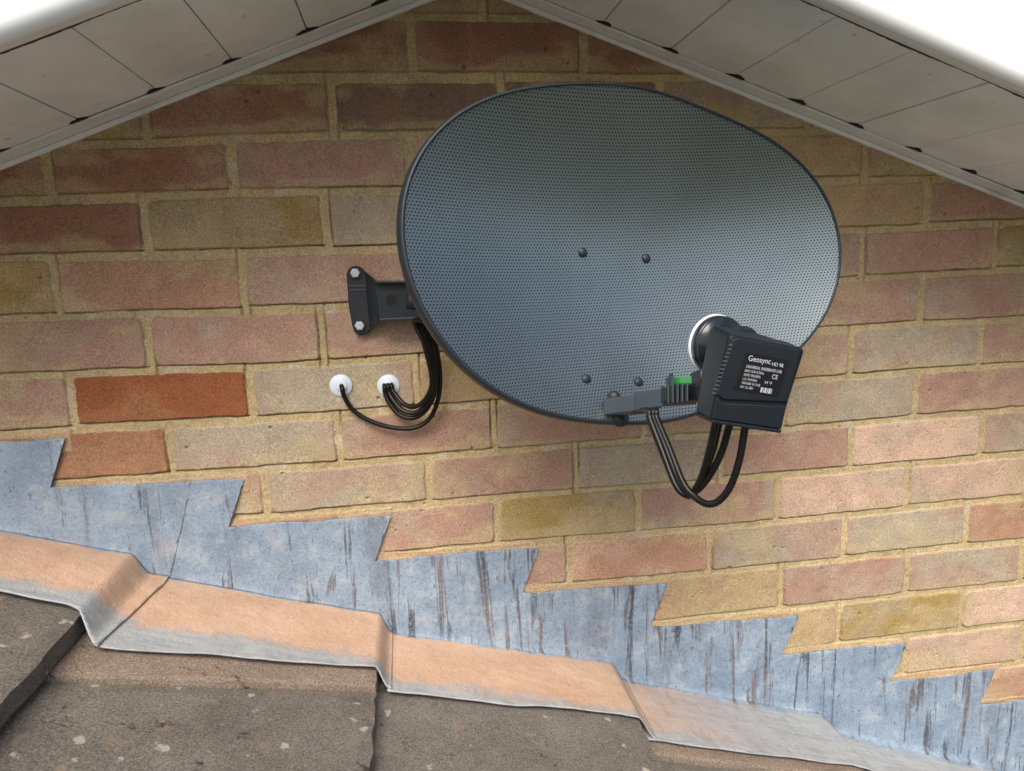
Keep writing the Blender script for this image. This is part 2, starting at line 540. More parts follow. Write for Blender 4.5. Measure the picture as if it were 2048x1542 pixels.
gx = axis_pts(-1.6, 2.9, -0.18, 1.58, 0.0013, 0.012)
gz = axis_pts(-1.75, 0.62, -0.90, 0.32, 0.0010, 0.012)
XX, ZZ = np.meshgrid(gx, gz)
xx = XX.ravel(); zz = ZZ.ravel()
wx = xx + (fbm(xx, zz, 0.03, 11, 4) - 0.5) * 0.0040
wz = zz + (fbm(xx, zz, 0.03, 21, 4) - 0.5) * 0.0030
Dst = np.full(xx.shape, -0.02)          # >0 inside a brick
DB = np.full(xx.shape, 0.05)            # distance below a brick's bottom edge
DS = np.full(xx.shape, 0.05)            # distance to the nearest brick side (outside)
colr = np.tile(MORTAR, (len(xx), 1))
inset = np.zeros(xx.shape)
for r in range(-8, 20):
    mm = float(row_mid(r, 0.6))
    idx0 = np.nonzero(np.abs(wz - mm) < 0.075)[0]
    if not len(idx0): continue
    xs_ = xx[idx0]
    mid_up = row_mid(r - 1, xs_); mid = row_mid(r, xs_); mid_dn = row_mid(r + 1, xs_)
    top = (mid_up + mid) / 2; bot = (mid + mid_dn) / 2
    sel = (wz[idx0] <= top + 0.006) & (wz[idx0] > bot - 0.006)
    idx = idx0[sel]; top = top[sel]; bot = bot[sel]
    if not len(idx): continue
    js, nleft = row_joints(r)
    js = np.array(js)
    X_, Z_ = wx[idx], wz[idx]
    bi = np.clip(np.searchsorted(js, X_) - 1, 0, len(js) - 2)
    jw = 0.0052 + 0.0012 * (r < 1) + 0.0008 * rng.rand(len(js))
    bw = (0.0062 if r < 1 else 0.0052)
    bt = bw + 0.0012 * rng.randn(len(js)) * 0.8
    bb = bw + 0.0012 * rng.randn(len(js)) * 0.8
    if r <= -1: bb = bb + 0.001
    rc = 0.004 + 0.006 * rng.rand(len(js))
    dx = np.minimum(X_ - (js[bi] + jw[bi]), (js[bi + 1] - jw[bi + 1]) - X_)
    dzt = top - bt[bi] - Z_
    dzb = Z_ - (bot + bb[bi])
    dz = np.minimum(dzt, dzb)
    rr = rc[bi]
    # rounded rectangle distance
    qx = np.maximum(rr - dx, 0); qz = np.maximum(rr - dz, 0)
    d = np.where((dx < rr) & (dz < rr), rr - np.sqrt(qx ** 2 + qz ** 2), np.minimum(dx, dz))
    d = d + (fbm(xx[idx], zz[idx], 0.010, 40 + r, 4) - 0.5) * 0.0024
    better = d > Dst[idx]
    ii = idx[better]
    Dst[ii] = d[better]
    # distance below the brick (for struck joint groove)
    db = -dzb
    u = (db > -0.001) & (dx > -0.001)
    DB[idx[u]] = np.minimum(DB[idx[u]], np.abs(db[u]))
    u2 = (dx < 0.001)
    DS[idx[u2]] = np.minimum(DS[idx[u2]], np.where(rng.rand(len(js))[bi][u2] > 0.45, np.abs(dx[u2]), 0.05))
    # colours
    codes = CODE.get(r, '')
    cc = np.zeros((len(js), 3)); cc2 = np.zeros((len(js), 3))
    keys = 'pgltrpo'
    for b in range(len(js)):
        if nleft is not None and 0 <= b - (nleft - 1) < len(codes):
            k = codes[b - (nleft - 1)]
        else:
            k = keys[rng.randint(len(keys))]
        cc[b] = BR[k]
        k2 = {'y': 'g', 'g': 'p', 'p': 'g', 'l': 'g', 'o': 'l', 'O': 'O', 'e': 'e', 'r': 'p', 't': 'p', 'm': 'r'}[k]
        cc2[b] = BR[k2]
        cc[b] *= 0.93 + 0.14 * rng.rand()
    inb = d > 0
    ii = idx[inb]
    b_ = bi[inb]
    f2 = sstep(0.48, 0.72, fbm(xx[ii] + b_ * 3.1, zz[ii], 0.07, 60, 3))
    endm = sstep(0.045, 0.0, np.minimum(X_[inb] - js[b_], js[b_ + 1] - X_[inb])) * 0.5
    f2 = np.clip(f2 * 0.5 + endm * (fbm(xx[ii], zz[ii], 0.03, 66, 2)), 0, 0.85)[:, None]
    base_c = cc[b_] * (1 - f2) + cc2[b_] * f2
    # mortar smeared over brick faces, mostly along the lower edge
    sm = sstep(0.55, 0.72, fbm(xx[ii] * 0.6, zz[ii], 0.045, 70, 4) + 0.22 * sstep(0.022, 0.0, dzb[inb]) + (0.10 if r <= 0 else 0.0) * sstep(0.03, 0.0, dzb[inb]))
    lowk = (cc[b_][:, 0] > cc[b_][:, 1] * 1.9)
    sm = (sm * np.where(lowk, 0.12, 0.5))[:, None]
    base_c = base_c * (1 - sm) + MORTAR * sm
    colr[ii] = base_c

nm = fbm(xx, zz, 0.01, 80, 3)
colr *= (0.88 + 0.24 * fbm(xx, zz, 0.02, 90, 4))[:, None]
# mortar tone drifts; grey and pale lime patches
mort = Dst <= 0
mv = fbm(xx, zz, 0.12, 95, 3)
colr[mort] = colr[mort] * (0.82 + 0.36 * mv[mort])[:, None]
lime = sstep(0.70, 0.76, fbm(xx, zz, 0.028, 101, 3)) * mort
colr = colr * (1 - 0.6 * lime[:, None]) + np.array([0.55, 0.48, 0.36]) * 0.6 * lime[:, None]
fil = np.zeros(len(xx))
TX = [-0.256, -0.016, 0.203, 0.399, 0.610, 0.823, 1.041, 1.239, 1.430, 1.63]
TZ = [(-0.268, -0.274), (-0.340, -0.3485), (-0.416, -0.4185), (-0.4855, -0.4915), (-0.560, -0.572), (-0.642, -0.651), (-0.718, -0.7265), (-0.794, -0.798), (-0.864, -0.872), (-0.94, -0.95)]
for k in range(9):
    za_, zb_ = TZ[k]
    zl = za_ + (zb_ - za_) * (xx - TX[k]) / (TX[k + 1] - TX[k])
    s_ = (xx > TX[k] - 0.035) & (xx < TX[k + 1] + 0.002)
    w_ = 0.0075 + 0.006 * (fbm(xx, zz, 0.04, 150 + k, 2) - 0.5)
    fil = np.maximum(fil, np.where(s_, sstep(w_ + 0.002, w_, zz - zl) * (zz > zl - 0.02), 0))
fm = fil * (0.35 + 0.65 * sstep(0.35, 0.6, fbm(xx, zz, 0.1, 171, 2)))
colr = colr * (1 - 0.8 * fm[:, None]) + np.array([0.50, 0.345, 0.21]) * 0.8 * fm[:, None]
# height: bricks stand a little proud, joints are struck (deep under each brick, flush below)
edge = sstep(0.0, 0.0016, Dst)
face = 0.0018 * edge + (fbm(xx, zz, 0.025, 110, 5) - 0.5) * 0.0034 * edge
mjoint = -0.0012 + (fbm(xx, zz, 0.008, 120, 3) - 0.5) * 0.0022
groove = np.exp(-(DB / 0.0012) ** 4) * (0.25 + 1.1 * fbm(xx, zz, 0.05, 130, 3)) * 0.0088
groove2 = np.exp(-(DS / 0.0013) ** 4) * sstep(0.35, 0.6, fbm(xx, zz, 0.05, 140, 2)) * 0.0075
upper_soft = sstep(0.12, -0.05, zz) * 0.5 + 0.5
h = np.where(mort, mjoint, face) - (groove + groove2) * upper_soft * np.where(mort, 1.0, 0.35)
h = np.where(fil > 0.5, np.maximum(h, 0.0005) + 0.0012 * fil, h)
# little pits in the brick faces
for k in range(170):
    px_, pz_ = rng.uniform(-0.2, 1.6), rng.uniform(-0.85, 0.28)
    rp = rng.uniform(0.0012, 0.0026)
    s_ = (np.abs(xx - px_) < 0.01) & (np.abs(zz - pz_) < 0.01)
    dd = np.hypot(xx[s_] - px_, (zz[s_] - pz_) * rng.uniform(0.7, 1.4))
    hh = h[s_]; hh -= 0.0045 * sstep(rp * 1.3, rp * 0.3, dd); h[s_] = hh
yy_ = -h
nX, nZ = len(gx), len(gz)
me = D.meshes.new('brick_wall')
co = np.stack([xx, yy_, zz], 1).astype(np.float32)
me.vertices.add(len(co)); me.vertices.foreach_set('co', co.ravel())
ii, jj = np.meshgrid(np.arange(nX - 1), np.arange(nZ - 1))
a = (jj * nX + ii).ravel()
quads = np.stack([a, a + 1, a + 1 + nX, a + nX], 1)
# leave out what is above the gable line
cx = xx[a]; cz = zz[a]
keep = (cz < 0.30 - 0.365 * np.abs(cx - 0.5445) + 0.06)
quads = quads[keep].astype(np.int32)
nq = len(quads)
me.loops.add(nq * 4); me.loops.foreach_set('vertex_index', quads.ravel())
me.polygons.add(nq)
me.polygons.foreach_set('loop_start', np.arange(0, nq * 4, 4, dtype=np.int32))
me.polygons.foreach_set('loop_total', np.full(nq, 4, dtype=np.int32))
me.polygons.foreach_set('use_smooth', np.ones(nq, dtype=bool))
me.update(calc_edges=True)
ca = me.color_attributes.new('tint', 'FLOAT_COLOR', 'POINT')
ca.data.foreach_set('color', np.concatenate([np.clip(colr, 0, 1), np.ones((len(colr), 1))], 1).astype(np.float32).ravel())
wall = link_mesh('brick_wall', me, m_wall)
tag(wall, 'gable wall of mixed pink, orange and buff bricks with yellow mortar', 'wall')

# ------------------------------------------------------------------ lower tiled roof
TAILS = [(-1.356, 0.092), (-1.006, -0.043), (-0.656, -0.178), (-0.306, -0.313), (0.044, -0.4500), (0.372, -0.5770), (0.724, -0.6990), (1.088, -0.8400), (1.44, -0.9990), (1.79, -1.128), (2.14, -1.258), (2.49, -1.39)]
STEP = 0.027

def roof_z(i, x):
    """top surface of course i, which ends at TAILS[i]"""
    x0, z0 = TAILS[i - 1]; x1, z1 = TAILS[i]
    return z0 - STEP + (z1 - z0 + STEP) * (x - x0) / (x1 - x0)

def roof_z_at(x):
    for i in range(1, len(TAILS)):
        if x <= TAILS[i][0]:
            return roof_z(i, x)
    return roof_z(len(TAILS) - 1, x)

roof = empty('tiled_roof', (0.4, -0.3, -0.62))
tag(roof, 'weathered grey concrete tile roof stepping down below the brick wall', 'roof')

def roof_tile(i, ya, yb, mat, x_a=None, drop=0.0, name='roof_tile'):
    """ya, yb: functions x->y (near wall, away from wall)"""
    x0, x1 = TAILS[i - 1][0] - 0.05, TAILS[i][0]
    if x_a is not None: x0 = x_a
    nx, ny = 30, 24
    bm = bmesh.new()
    top = []; bot = []
    jr = random.Random(int(1000 * x1 + 77 * ya(x1)))
    for a in range(nx + 1):
        fx = a / nx
        rt, rb = [], []
        for b in range(ny + 1):
            fy = b / ny
            x = x0 + (x1 - x0) * fx
            if a == nx: x += jr.uniform(-0.0018, 0.0018)
            y = ya(x) + (yb(x) - ya(x)) * fy
            if b in (0, ny): y += jr.uniform(-0.0007, 0.0007)
            z = roof_z(i, x) - drop
            e = min(fx and (1 - fx) * (x1 - x0), 1)
            z -= 0.0022 * math.exp(-((x1 - x) / 0.003) ** 2)
            ed = min(abs(y - ya(x)), abs(y - yb(x)))
            z -= 0.0018 * math.exp(-(ed / 0.002) ** 2)
            rt.append(bm.verts.new((x, y, z)))
            rb.append(bm.verts.new((x, y, z - 0.021)))
        top.append(rt); bot.append(rb)
    for a in range(nx):
        for b in range(ny):
            bm.faces.new((top[a][b], top[a + 1][b], top[a + 1][b + 1], top[a][b + 1]))
            bm.faces.new((bot[a][b], bot[a][b + 1], bot[a + 1][b + 1], bot[a + 1][b]))
    for a in range(nx):
        bm.faces.new((top[a][0], bot[a][0], bot[a + 1][0], top[a + 1][0]))
        bm.faces.new((top[a][ny], top[a + 1][ny], bot[a + 1][ny], bot[a][ny]))
    for b in range(ny):
        bm.faces.new((top[0][b], top[0][b + 1], bot[0][b + 1], bot[0][b]))
        bm.faces.new((top[nx][b], bot[nx][b], bot[nx][b + 1], top[nx][b + 1]))
    return obj(name, bm, mat, roof, smooth=False)

for i in range(2, len(TAILS)):
    off = 0.0 if i % 2 else 0.165
    if i == 5:      # the visible course with a cut tile beside the lead
        def cut(x): return -0.240 + (x - 0.077) * (0.062 / 0.295)
        roof_tile(i, lambda x: -0.015, cut, m_tile_strip)
        roof_tile(i, lambda x: cut(x) - 0.004, lambda x: -0.56, m_tile, drop=0.005)
        edges = [-0.563 - 0.33 * k for k in range(6)]
    elif i == 7:
        roof_tile(i, lambda x: -0.015, lambda x: -0.176 + (x - 0.724) * 0.05, m_tile_strip)
        roof_tile(i, lambda x: -0.180 + (x - 0.724) * 0.05, lambda x: -0.50, m_tile, drop=0.005)
        edges = [-0.503 - 0.33 * k for k in range(6)]
    else:
        w0 = {4: 0.62, 6: 0.40, 7: 0.205}.get(i, 0.33 - off * 0.6)
        roof_tile(i, lambda x: -0.015, lambda x: -w0, m_tile)
        edges = [-w0 - 0.003 - 0.33 * k for k in range(7)]
    for a, b in zip(edges, edges[1:]):
        roof_tile(i, lambda x, a=a: a, lambda x, b=b: b + 0.003, m_tile)

# ------------------------------------------------------------------ lead step flashing
flash = empty('lead_flashing', (0.4, -0.02, -0.55))
tag(flash, 'streaky blue-grey lead step flashing, orange where it laps the roof tiles', 'flashing')
KS = 0.42
TE = [((-0.287, -0.268), (-0.256, -0.20)), ((-0.047, -0.341), (-0.016, -0.276)), ((0.173, -0.417), (0.203, -0.349)), ((0.371, -0.486), (0.399, -0.419)),
      ((0.586, -0.561), (0.610, -0.492)), ((0.789, -0.643), (0.823, -0.573)), ((1.016, -0.719), (1.041, -0.652)),
      ((1.217, -0.795), (1.239, -0.727)), ((1.393, -0.865), (1.430, -0.799)), ((1.60, -0.94), (1.63, -0.872))]
TOPS = [(-0.20, -0.20), (-0.268, -0.274), (-0.340, -0.3485), (-0.416, -0.4185), (-0.4855, -0.4915), (-0.560, -0.572), (-0.642, -0.651),
        (-0.718, -0.7265), (-0.794, -0.798), (-0.864, -0.872), (-0.94, -0.95)]

def sheet(xa, xb, zf, yedge, s_right, lift, name_seed, s_left=None):
    ds = 0.004
    te = []
    for (bx, bz), (tx, tz) in TE:
        s = bx
        for _ in range(20): s = bx - KS * (bz - zf(s))
        te.append(s)
    ss = list(np.arange(xa, xb + 0.06, ds))
    for s in te:
        if xa < s < xb + 0.05:
            ss = [q for q in ss if abs(q - s) > 0.0012] + [s - 0.0004, s + 0.0004]
    ss = sorted(ss)
    tv = list(np.arange(-0.204, 0.30, 0.004))
    bm = bmesh.new()
    rows_ = []
    for s in ss:
        e1 = (vnoise(np.array([s]), np.array([1.0]), 0.05, name_seed + 5)[0] - 0.5) * 0.004
        k = sum(1 for q in te if q < s)
        if k == 0:
            za, zb, sa, sb = TOPS[0][0], TOPS[0][1], -1.6, te[0]
        else:
            za, zb = TOPS[k]; sa = te[k - 1]; sb = te[k] if k < len(te) else te[k - 1] + 0.2
        f = min(1, max(0, (s - sa) / (sb - sa)))
        ztop = za + (zb - za) * f
        ztop += (vnoise(np.array([s]), np.array([0.0]), 0.03, name_seed)[0] - 0.5) * 0.004
        row = []
        for t in tv:
            ye = -yedge(s)
            t2 = max(t, ye + e1)
            s2 = s
            for _ in range(2):
                s2 = min(s, s_right(t2))
                if s_left: s2 = max(s2, s_left(t2))
                t2 = min(t2, ztop - zf(s2))
            zz0 = zf(s2)
            R = 0.012
            if t2 > R:
                x = s2 + KS * t2; y = -0.0045; z = zz0 + t2
            elif t2 < -R:
                x = s2; y = t2 - 0.0045; z = zz0
            else:
                q = (t2 + R) / (2 * R)
                x = s2 + KS * max(t2, 0)
                y = -0.0045 - R * (1 - q) ** 2
                z = zz0 + R * q ** 2
            if t2 <= ye + 0.006: z += 0.0006
            row.append((x, y, z, t2))
        rows_.append(row)
    arr = np.array(rows_)
    nz = fbm(arr[..., 0], arr[..., 3], 0.06, 509, 3) - 0.5
    up_ = arr[..., 3] > 0
    arr[..., 1] -= np.where(up_, nz * 0.003 + lift * 0.8 - 0.001, 0)
    arr[..., 2] += np.where(up_, 0, nz * 0.005 + lift)
    grid = [[bm.verts.new(p[:3]) for p in row] for row in arr]
    for a in range(len(ss) - 1):
        for b in range(len(tv) - 1):
            bm.faces.new((grid[a][b], grid[a + 1][b], grid[a + 1][b + 1], grid[a][b + 1]))
    bmesh.ops.remove_doubles(bm, verts=bm.verts[:], dist=0.00002)
    bmesh.ops.dissolve_degenerate(bm, edges=bm.edges[:], dist=0.00001)
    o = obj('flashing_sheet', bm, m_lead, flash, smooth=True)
    m = o.modifiers.new('thick', 'SOLIDIFY'); m.thickness = 0.0018; m.offset = 0
    return o

def ss_(a, b, x):
    t = min(1, max(0, (x - a) / (b - a))); return t * t * (3 - 2 * t)

UPL = 0.0035
def zf_course(i):
    return lambda s: roof_z(i, s) + UPL
def yi(xs, ys): return lambda s: float(np.interp(s, xs, ys))

def zf1(s):
    if s < -0.30: return roof_z(3, s) + UPL if s < -0.306 else roof_z(4, s) + UPL
    a, b = roof_z(4, s) + UPL, roof_z(5, s) + UPL + 0.002
    f = ss_(0.043, 0.066, s)
    return a * (1 - f) + b * f
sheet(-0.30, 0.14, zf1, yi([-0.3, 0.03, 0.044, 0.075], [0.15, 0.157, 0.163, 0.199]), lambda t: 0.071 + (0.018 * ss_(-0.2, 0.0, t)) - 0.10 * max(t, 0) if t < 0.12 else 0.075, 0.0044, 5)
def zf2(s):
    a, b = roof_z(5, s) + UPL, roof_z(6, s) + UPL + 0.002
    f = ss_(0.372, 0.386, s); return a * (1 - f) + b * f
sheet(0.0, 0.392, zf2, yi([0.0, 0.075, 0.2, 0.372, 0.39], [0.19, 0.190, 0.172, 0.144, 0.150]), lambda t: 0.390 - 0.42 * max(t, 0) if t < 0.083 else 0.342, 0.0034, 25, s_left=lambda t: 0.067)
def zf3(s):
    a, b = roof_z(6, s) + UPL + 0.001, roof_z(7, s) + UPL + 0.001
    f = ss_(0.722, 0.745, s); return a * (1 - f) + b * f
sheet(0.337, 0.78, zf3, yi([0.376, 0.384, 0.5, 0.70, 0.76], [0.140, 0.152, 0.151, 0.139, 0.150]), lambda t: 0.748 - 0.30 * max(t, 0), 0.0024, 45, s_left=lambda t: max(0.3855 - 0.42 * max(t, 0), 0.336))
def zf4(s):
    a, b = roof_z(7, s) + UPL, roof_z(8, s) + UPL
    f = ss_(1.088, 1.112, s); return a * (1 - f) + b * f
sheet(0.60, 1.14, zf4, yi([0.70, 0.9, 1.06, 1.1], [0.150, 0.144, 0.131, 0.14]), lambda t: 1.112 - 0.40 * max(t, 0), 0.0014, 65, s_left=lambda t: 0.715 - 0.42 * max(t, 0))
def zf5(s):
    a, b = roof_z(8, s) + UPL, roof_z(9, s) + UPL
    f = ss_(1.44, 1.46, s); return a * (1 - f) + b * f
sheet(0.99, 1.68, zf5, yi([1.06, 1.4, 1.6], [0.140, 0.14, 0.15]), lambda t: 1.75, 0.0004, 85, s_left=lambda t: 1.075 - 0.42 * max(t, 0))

# ------------------------------------------------------------------ verges of the main roof
APX, APZ = 0.5445, 0.3003
SD = 0.285
def verge(side, slope, label, tw, seam0, seam_y):
    ang = math.atan(slope)
    dirv = Vector((-math.cos(ang), 0, -math.sin(ang))) if side < 0 else Vector((math.cos(ang), 0, -math.sin(ang)))
    nrm = Vector((-math.sin(ang), 0, math.cos(ang))) if side < 0 else Vector((math.sin(ang), 0, math.cos(ang)))
    A = Vector((APX, 0, APZ))
    root = empty('roof_verge', (APX + dirv.x * 0.6, -0.15, APZ + dirv.z * 0.6))
    tag(root, label, 'roof verge')
    def P(d, y, h): return A + dirv * d + nrm * h + Vector((0, y, 0))
    L = 2.4
    def strip(bm, d0, d1, y0, y1, h0, h1):
        hull8(bm, [P(d0, y0, h0), P(d1, y0, h0), P(d1, y1, h0), P(d0, y1, h0)], [P(d0, y0, h1), P(d1, y0, h1), P(d1, y1, h1), P(d0, y1, h1)])
    # soffit: planks with v-grooves, as one panel
    bm = bmesh.new()
    seams = []
    d = seam0
    while d < L - 0.02:
        seams.append(d); d += 0.0985
    cuts = [0.0] + seams + [L]
    for n_, (a, b) in enumerate(zip(cuts, cuts[1:])):
        g = 0.0007
        lift = ((n_ * 7) % 3) * 0.0005
        strip(bm, a + g, b - g, 0.0, -SD, 0.004 + lift, 0.014)
    strip(bm, 0, L, 0.0, -SD, 0.0145, 0.018)
    obj('soffit', bm, m_soffit, root, bevel=0.0007, seg=2)
    # wall trim with its narrow lip
    bm = bmesh.new()
    strip(bm, 0, L, 0.004, -tw, 0.0005, 0.0036)
    strip(bm, 0, L, 0.003, -0.005, -0.0060, 0.0)
    obj('wall_trim', bm, m_trim, root, bevel=0.0008)
    # outer trim
    bm = bmesh.new()
    strip(bm, 0, L, -SD + 0.016, -SD + 0.001, 0.0016, 0.0036)
    obj('outer_trim', bm, m_trim, root, bevel=0.0006)
    # grime caught along the outer trim
    rg = random.Random(5 + side)
    for base_y, nm_ in ((-SD + 0.0018, 0), (-SD + 0.0172, 1)):
        bm = bmesh.new()
        va, vb, vc, vd = [], [], [], []
        q = 0.0
        amp = 0.4
        while q < 2.0:
            if rg.random() < 0.06: amp = rg.choice([0.12, 0.2, 0.6, 1.0, 1.5]) * (0.6 if nm_ else 1.0)
            w = 0.00015 + amp * rg.uniform(0.0003, 0.0020)
            y0 = base_y + rg.uniform(-0.0006, 0.0006) + 0.0010 * math.sin(q * 31)
            for L_, yy2, hh in ((va, y0 - w, 0.0012), (vb, y0 + w, 0.0012), (vc, y0 + w, 0.0035), (vd, y0 - w, 0.0035)):
                L_.append(bm.verts.new(P(q, yy2, hh)))
            q += rg.uniform(0.002, 0.006)
        for a_, b_2 in ((va, vb), (vb, vc), (vc, vd), (vd, va)):
            for k in range(len(va) - 1): bm.faces.new((a_[k], a_[k + 1], b_2[k + 1], b_2[k]))
        obj('grime', bm, m_grime, root)
    # dark gaps where each plank end meets the trim
    for s_ in seams:
        if s_ > 1.4: break
        bm = bmesh.new()
        y0 = -tw
        k_ = rg.uniform(0.9, 1.3)
        pts = [P(s_ - 0.011 * k_, y0 + 0.0005, 0.0), P(s_ - 0.003, y0 - 0.0055 * k_, 0.0), P(s_ + 0.005, y0 - 0.0080 * k_, 0.0), P(s_ + 0.012 * k_, y0 - 0.003, 0.0), P(s_ + 0.009, y0 + 0.0008, 0.0)]
        prism(bm, [p + nrm * 0.0030 for p in pts], nrm * 0.0022)
        obj('vent_slot', bm, m_void, root)
    # bargeboard, its lower edge rounded
    bm = bmesh.new()
    prof = []
    R = 0.013
    yb0, yb1 = -SD - 0.0005, -SD - 0.026
    prof.append((yb0, 0.17)); prof.append((yb0, -0.004))
    for k in range(9):
        a_ = math.pi / 2 * k / 8
        prof.append((yb1 + R - R * math.sin(a_), -0.006 + R - R * math.cos(a_)))
    prof.append((yb1, 0.17))
    prof = [(y, h) for y, h in prof]
    va = [bm.verts.new(P(0.0, y, h)) for y, h in prof]
    vb = [bm.verts.new(P(L, y, h)) for y, h in prof]
    for k in range(len(prof)):
        j = (k + 1) % len(prof)
        bm.faces.new((va[k], vb[k], vb[j], va[j]))
    bm.faces.new(va[::-1]); bm.faces.new(vb)
    o = obj('bargeboard', bm, m_board, root)
    for p in o.data.polygons: p.use_smooth = len(p.vertices) == 4 and p.area < 0.03
    # unseen roof covering above, added mostly to block the sky and give shade
    bm = bmesh.new()
    strip(bm, -0.06, L, 1.2, -SD - 0.05, 0.172, 0.20)
    obj('roof_covering', bm, m_tile, root, bevel=0.003)
    return root

sl, sr = 0.3765, 0.354
ca_, cb_ = math.cos(math.atan(sl)), math.cos(math.atan(sr))
verge(-1, sl, 'left roof verge with beige plank soffit sloping down beside white bargeboard', 0.034, (APX - 0.346) / ca_ - 0.095 * 2, 0)
verge(1, sr, 'right roof verge with grey plank soffit above the dish', 0.028, (0.903 - APX) / cb_ - 0.0985 * 3, 0)

# ------------------------------------------------------------------ satellite dish
DC = at(1242, 505, 0.775)
NY, NE = math.radians(12), math.radians(9)
n_d = Vector((math.sin(NY) * math.cos(NE), -math.cos(NY) * math.cos(NE), math.sin(NE)))
u_d = Vector((math.cos(NY), math.sin(NY), 0))
v_d = n_d.cross(u_d)
RIM = [(1143,166),(1216,169),(1289,180),(1350,194),(1418,220),(1486,249),(1537,279),(1589,317),(1623,354),(1650,392),(1667,433),(1678,474),(1681,511),(1679,556),(1669,590),(1655,615),(1638,645),(1619,671),(1598,696),(1550,738),(1500,774),(1450,803),(1400,824),(1350,836),(1290,843),(1230,845),(1170,841),(1120,832),(1070,817),(1018,793),(963,758),(926,726),(890,688),(858,640),(835,595),(818,550),(810,500),(807,450),(809,405),(817,362),(832,320),(858,284),(900,245),(945,215),(1000,190),(1070,172)]
pl = []
for p in RIM:
    w = on_plane(p[0], p[1], DC, n_d) - DC
    pl.append((w.dot(u_d), w.dot(v_d)))
pl = np.array(pl)
cen = pl.mean(0)
DC = DC + u_d * cen[0] + v_d * cen[1]
pl -= cen
th = np.arctan2(pl[:, 1], pl[:, 0]); rad = np.hypot(pl[:, 0], pl[:, 1])
A_ = [np.ones_like(th)]
for k in range(1, 6): A_ += [np.cos(k * th), np.sin(k * th)]
cf = np.linalg.lstsq(np.stack(A_, 1), rad, rcond=None)[0]
def rim_r(t):
    r = cf[0]
    for k in range(1, 6): r += cf[2 * k - 1] * math.cos(k * t) + cf[2 * k] * math.sin(k * t)
    return r
DEPTH = 0.058
def bowl_h(rho): return -DEPTH * (1 - rho ** 2)
def bowl_pt(px, py, lift=0.0):
    """world point on the reflector seen at that pixel"""
    d = Vector(ray(px, py)); o = Vector(CAM)
    lo = 0.5
    best = None
    for k in range(900):
        t = 0.6 + k * 0.0006
        w = o + d * t - DC
        u, v_, n = w.dot(u_d), w.dot(v_d), w.dot(n_d)
        rho = math.hypot(u, v_) / rim_r(math.atan2(v_, u))
        if n <= bowl_h(min(rho, 1.0)) + lift:
            return o + d * t, t
    return o + d * 0.8, 0.8

dish = empty('satellite_dish', on_wall(716, 600))
tag(dish, 'dark grey perforated oval satellite dish bracketed to the brick wall', 'satellite dish')
MW = Matrix(((u_d.x, v_d.x, n_d.x, DC.x), (u_d.y, v_d.y, n_d.y, DC.y), (u_d.z, v_d.z, n_d.z, DC.z), (0, 0, 0, 1)))
def put_local(o):
    o.matrix_parent_inverse = Matrix.Identity(4)
    o.matrix_basis = Matrix.Translation(-dish.location) @ MW

bm = bmesh.new()
NS, NR = 180, 44
c0 = bm.verts.new((0, 0, -DEPTH))
prev = None
for k in range(1, NR + 1):
    rho = k / NR
    ring = []
    for s in range(NS):
        t = 2 * math.pi * s / NS
        r = rim_r(t) * rho
        ring.append(bm.verts.new((r * math.cos(t), r * math.sin(t), bowl_h(rho))))
    if prev is None:
        for s in range(NS): bm.faces.new((c0, ring[s], ring[(s + 1) % NS]))
    else:
        for s in range(NS): bm.faces.new((prev[s], ring[s], ring[(s + 1) % NS], prev[(s + 1) % NS]))
    prev = ring
refl = obj('reflector', bm, m_dish, dish, smooth=True)
put_local(refl)
# rolled rim
bm = bmesh.new()
prof = [(-0.0008, 0.0006), (0.0006, 0.0016), (0.0024, 0.0012), (0.0036, -0.001), (0.0046, -0.004), (0.0050, -0.0125), (0.0040, -0.0155), (0.0016, -0.0160), (0.0010, -0.0150), (0.0024, -0.012), (0.0020, -0.004), (0.0006, -0.0012)]
rings = []
for s in range(NS):
    t = 2 * math.pi * s / NS
    t2 = t + 0.02; t1 = t - 0.02
    p1 = Vector((rim_r(t1) * math.cos(t1), rim_r(t1) * math.sin(t1), 0)); p2 = Vector((rim_r(t2) * math.cos(t2), rim_r(t2) * math.sin(t2), 0))
    tg = (p2 - p1).normalized(); on = Vector((tg.y, -tg.x, 0))
    p = Vector((rim_r(t) * math.cos(t), rim_r(t) * math.sin(t), 0))
    rings.append([bm.verts.new(p + on * (a - 0.0012) + Vector((0, 0, b))) for a, b in prof])
for s in range(NS):
    for k in range(len(prof)):
        j = (k + 1) % len(prof); q = (s + 1) % NS
        bm.faces.new((rings[s][k], rings[q][k], rings[q][j], rings[s][j]))
o = obj('rim', bm, m_steel, dish, smooth=True)
put_local(o)
# carriage bolts on the reflector
for px_, py_ in ((1165, 505), (1292, 517), (1172, 759), (1277, 765)):
    w, _t = bowl_pt(px_, py_)
    bm = bmesh.new()
    lathe(bm, w - n_d * 0.002, n_d, [(0, 0.0060), (0.0026, 0.0060), (0.0044, 0.0050), (0.0056, 0.0030), (0.0060, 0.0006)], 20)
    obj('reflector_bolt', bm, m_steel, dish, smooth=True)

